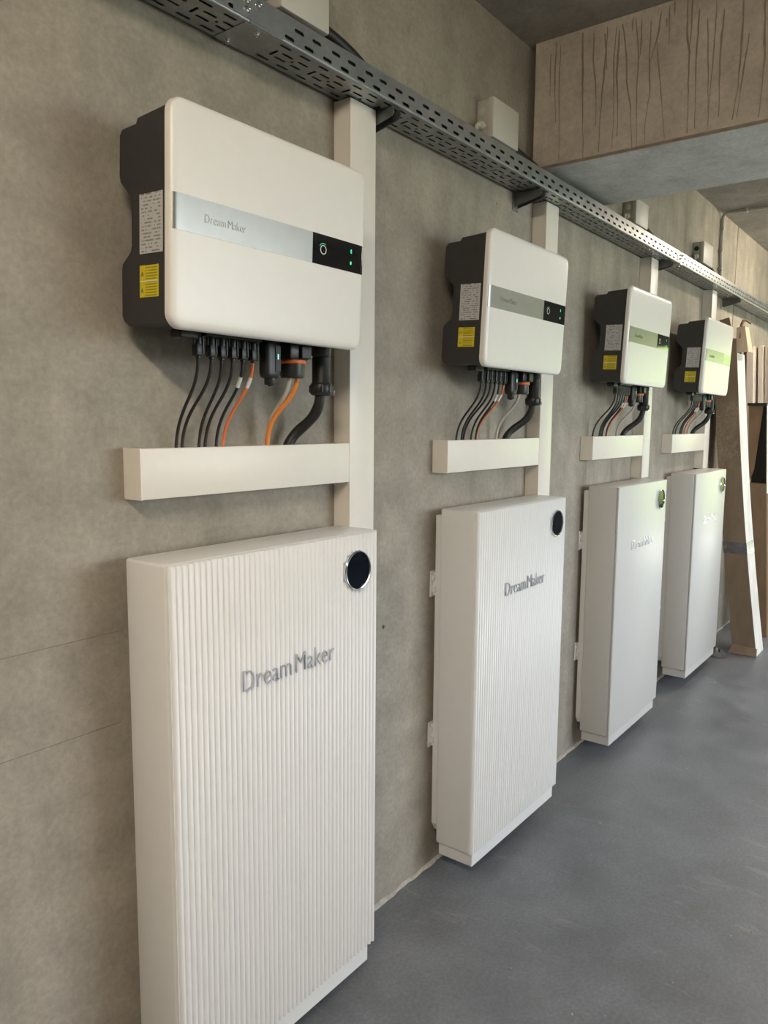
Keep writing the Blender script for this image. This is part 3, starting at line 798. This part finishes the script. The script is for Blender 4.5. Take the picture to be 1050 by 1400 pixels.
# ------------------------------------------------------------------ junction boxes above the tray
JB = {1: (1.372, 2.552, 0.172, 0.135), 2: (2.378, 2.548, 0.184, 0.132), 3: (3.775, 2.548, 0.176, 0.120), 4: (4.955, 2.556, 0.205, 0.130)}
JL = {1: 'farthest from the beam', 2: 'next to the beam joint', 3: 'just behind the beam', 4: 'nearest the conduit'}
for i, (x, z, w, h) in JB.items():
    r = empty('junction_box', (x, 0, z), 'grey plastic junction box above the tray, %s' % JL[i], 'junction box', 'junction boxes above the tray')
    obj('box_base', box(NB(), (0.003, -0.0005, 0.003), (w-0.003, -0.045, h-0.003), 0.004, 2), 'jbox', r, smooth=True)
    obj('box_lid', box(NB(), (0, -0.044, 0), (w, -0.068, h), 0.006, 2), 'jlid', r, smooth=True)
    bm = NB(); lathe(bm, [(0.015, 0.004), (0.015, -0.004), (0.013, -0.006), (0.013, -0.018), (0.006, -0.020)], 16, 'x', (0, -0.024, h*0.32)); g = obj('gland', bm, 'jlid', r, smooth=True)
    obj('membrane', (lambda b: lathe(b, [(0.014, 0.004), (0.014, -0.001), (0.010, -0.003)], 18, 'x', (0.002, -0.023, h*0.68)))(NB()), 'black' if i == 4 else 'jlid', r, smooth=True)
    pts = bez((x-0.016, -0.024, z+h*0.32), (x-0.055, -0.024, z+h*0.34), (x-0.055, -0.04, z-0.02), (x-0.035, -0.05, z-0.085), 16)
    cable_obj('box_lead', pts, 0.006, 'jlid', 'thin pale lead looping from the junction box %s' % JL[i], 'cable', 'leads of the junction boxes', 8)
    e = {1: 0.17, 2: 0.26, 3: 0.14, 4: 0.10}[i]; k = {1: 0.75, 2: 0.45, 3: 0.75, 4: 0.7}[i]
    pts = bez((x+w-0.02, -0.03, z+0.035), (x+w+e*k*0.6, -0.03, z+0.035-0.05*(1-k)), (x+w+e*0.93, -0.045, z-0.0), (x+w+e, -0.06, z-0.050), 48)
    cable_obj('corrugated_hose', pts, (lambda f: 0.0165+0.0008*math.sin(f*2*math.pi*24)), 'rubber', 'thick black hose from tray to junction box %s' % JL[i], 'hose', 'black hoses of the junction boxes', 14)

# conduit up the wall and over the ceiling
cd = empty('conduit', (5.55, 0, 2.5), 'thin grey conduit running up the wall and across the ceiling', 'conduit')
pts = [(0.03, -0.014, 0.008), (0.02, -0.014, 0.12), (0.0, -0.014, 0.2), (0.0, -0.014, 0.44), (0.0, -0.020, 0.465), (0.0, -0.040, 0.476), (0.0, -0.3, 0.476), (0.0, -2.5, 0.476)]
obj('pipe', tube(NB(), pts, 0.0115, 12), 'conduit', cd, smooth=True)
for z in (0.12, 0.24, 0.38):
    obj('clip', box(NB(), (-0.017, -0.001, z-0.008), (0.017, -0.028, z+0.008), 0.003), 'conduit', cd)
for y in (-0.16, -0.36, -0.7, -1.2):
    obj('clip', box(NB(), (-0.017, y-0.008, 0.4895), (0.017, y+0.008, 0.463), 0.003), 'conduit', cd)

# ------------------------------------------------------------------ packaging leaning at the far end
ct = empty('leaning_carton', (5.60, -0.31, 0), 'tall narrow brown cardboard carton leaning against the wall', 'carton')
LT = 2.06
def cpos(z):     # front edge offset of the carton at height z (bows a little)
    f = z/LT
    return -0.075 + 0.232*f + 0.02*math.sin(math.pi*f), -0.05*f
bm = NB(); loops = []
NZ = 14
for k in range(NZ+1):
    z = LT*k/NZ; y, xx = cpos(z)
    wob = 0.004*math.sin(k*2.1)
    loops.append([(xx, y, z), (xx+0.215, y, z), (xx+0.215, y+0.150, z), (xx+wob*0.5, y+0.150+wob, z)])
loft(bm, loops)
bm.faces.ensure_lookup_table()
for f in bm.faces:
    n = f.normal if f.normal.length else (f.normal_update() or f.normal)
me = mesh_from(bm, 'carton_body', ['card', 'carddaylit'])
for p in me.polygons:
    if p.normal.y < -0.8: p.material_index = 1  # room-facing side painted near white for the daylight falling on it
put('carton_body', me, ct)
def sheet(name, pts, th, mat, parent, label=None):
    """thin board from a planar outline, thickened along its normal"""
    v = [Vector(p) for p in pts]; n = (v[1]-v[0]).cross(v[2]-v[0]).normalized()*th
    o = obj(name, loft(NB(), [[p for p in v], [p+n for p in v]]), mat, parent)
    if label: o['label'] = label
    return o
ty, tx = cpos(LT)
sheet('flap', [(tx-0.001, ty+0.01, LT), (tx-0.001, ty+0.145, LT), (tx-0.01, ty+0.12, LT+0.22), (tx-0.01, ty+0.06, LT+0.235)], 0.004, 'card', ct)
sheet('flap', [(0.0, 0.182, 2.232), (0.0, 0.129, 2.238), (0.0, 0.100, 2.070), (0.0, 0.173, 2.064)], 0.004, 'cardlit', ct, 'torn end flap, painted pale as if lit')
sheet('flap', [(0.0, 0.129, 2.236), (0.09, 0.125, 2.236), (0.14, 0.098, 2.070), (0.0, 0.100, 2.070)], 0.004, 'cardlit', ct)
sheet('flap', [(tx+0.21, ty+0.02, LT-0.01), (tx+0.21, ty+0.14, LT-0.01), (tx+0.24, ty+0.13, LT+0.12), (tx+0.24, ty+0.03, LT+0.12)], 0.004, 'card', ct)
pts = bez((tx+0.06, ty-0.0, LT+0.10), (tx+0.06, ty+0.0, LT+0.20), (tx+0.08, ty-0.0, LT+0.25), (tx+0.13, ty-0.045, LT+0.20), 10)
obj('torn_tape', tube(NB(), pts, lambda f: 0.013*(1-0.5*f), 6), 'card2', ct)
obj('tape_band', (lambda b: loft(b, [[(cpos(z)[1]-0.0015, cpos(z)[0]-0.0015, z), (cpos(z)[1]+0.216, cpos(z)[0]-0.0015, z), (cpos(z)[1]+0.216, cpos(z)[0]+0.1515, z), (cpos(z)[1]-0.0015, cpos(z)[0]+0.1515, z)] for z in (0.70, 0.78)]))(NB()), 'film', ct)
b0y, b0x = cpos(0)
sheet('bottom_flap', [(b0x-0.003, b0y+0.0, 0.055), (b0x-0.003, b0y+0.155, 0.065), (b0x-0.035, b0y+0.175, 0.003), (b0x-0.030, b0y-0.006, 0.003)], 0.004, 'card', ct)

# crumpled film on the floor
rr = random.Random(5); bm = NB(); g = 9
vs = [[bm.verts.new((5.40+0.16*a/g+rr.uniform(-.008, .008), -0.06-0.16*b/g+rr.uniform(-.008, .008), 0.004+max(0, rr.uniform(-0.01, 0.07))*math.sin(math.pi*a/g)*math.sin(math.pi*b/g))) for b in range(g+1)] for a in range(g+1)]
for a in range(g):
    for b in range(g): bm.faces.new((vs[a][b], vs[a+1][b], vs[a+1][b+1], vs[a][b+1]))
o = obj('plastic_film', bm, 'film'); s = o.modifiers.new('thickness', 'SOLIDIFY'); s.thickness = 0.0008
props(o, 'crumpled dark plastic film on the floor beside the leaning carton', 'plastic film')

# second, opened carton behind it with a black lined mouth
c2 = empty('open_carton', (6.16, -0.27, 0), 'brown carton with black lined open top behind the leaning carton', 'carton')
bm = NB(); A = lambda z: (0.0, -0.07+0.105*z/1.74)
loops = []
for z in (0, 0.6, 1.15):
    y = A(z)[1]; loops.append([(0, y, z), (0.16, y, z), (0.16, y+0.13, z), (0, y+0.13, z)])
loft(bm, loops); obj('carton_body', bm, 'card2', c2)
y1, y2 = A(1.15)[1], A(1.74)[1]
sheet('lining', [(0.10, y1, 1.13), (0.10, y1+0.125, 1.13), (0.10, y2+0.125, 1.74), (0.10, y2, 1.74)], 0.01, 'blackfilm', c2, 'black lining panel')
sheet('side_flap', [(0.02, y1+0.095, 1.25), (0.02, y1+0.127, 1.15), (0.02, y2+0.125, 1.725), (0.02, y2+0.022, 1.725)], 0.004, 'card2', c2)
obj('rim', box(NB(), (-0.004, y2-0.004, 1.722), (0.11, y2+0.128, 1.742)), 'blackfilm', c2)
sheet('white_edge', [(0.0, y1-0.002, 1.08), (0.16, y1-0.002, 1.08), (0.16, y2-0.002, 1.72), (0.0, y2-0.002, 1.72)], 0.004, 'boardw', c2)

# boards standing against the wall
BD = [(6.42, -0.02, 0.050, 'board', 2.18), (6.50, -0.085, 0.036, 'board', 2.19), (6.52, -0.128, 0.038, 'board', 2.185), (6.50, -0.172, 0.045, 'boardw', 2.19), (6.50, -0.222, 0.045, 'board', 2.12)]
BN = ['cream board standing in the stack, closest to the wall', 'cream board in the stack, second from the wall', 'cream board in the stack, third from the wall', 'white board in the stack, fourth from the wall', 'cream board in the stack, farthest from the wall']
for k, (bx, by, th, mt, L) in enumerate(BD):
    bm = NB(); sh = -0.115
    loops = []
    for z in (0.0, 0.5, 1.0, 1.5, L):
        y = by-0.0 + sh*(1-z/2.15) if k else by + (sh+0.02)*(1-z/2.15)
        loops.append([(bx, y, z), (bx, y-th, z), (bx+0.18, y-th, z), (bx+0.18, y, z)])
    loft(bm, loops)
    bmesh.ops.bevel(bm, geom=[e for e in bm.edges if abs((e.verts[0].co-e.verts[1].co).normalized().z) > 0.9], offset=0.003, segments=1, affect='EDGES')
    props(obj('board', bm, mt), BN[k], 'board', 'boards leaning in a stack')

# crumbs of plaster on the floor
rr = random.Random(11); bm = NB()
for _ in range(70):
    x = rr.uniform(1.4, 6.5); y = rr.uniform(-1.5, -0.25); s = rr.uniform(0.0012, 0.0035)
    bmesh.ops.create_icosphere(bm, subdivisions=1, radius=s, matrix=Matrix.Translation((x, y, s*0.8)) @ Matrix.Rotation(rr.random()*3, 4, 'Z'))
props(obj('plaster_crumbs', bm, 'mortar'), 'tiny pale plaster crumbs scattered over the grey floor', 'debris', kind='stuff')
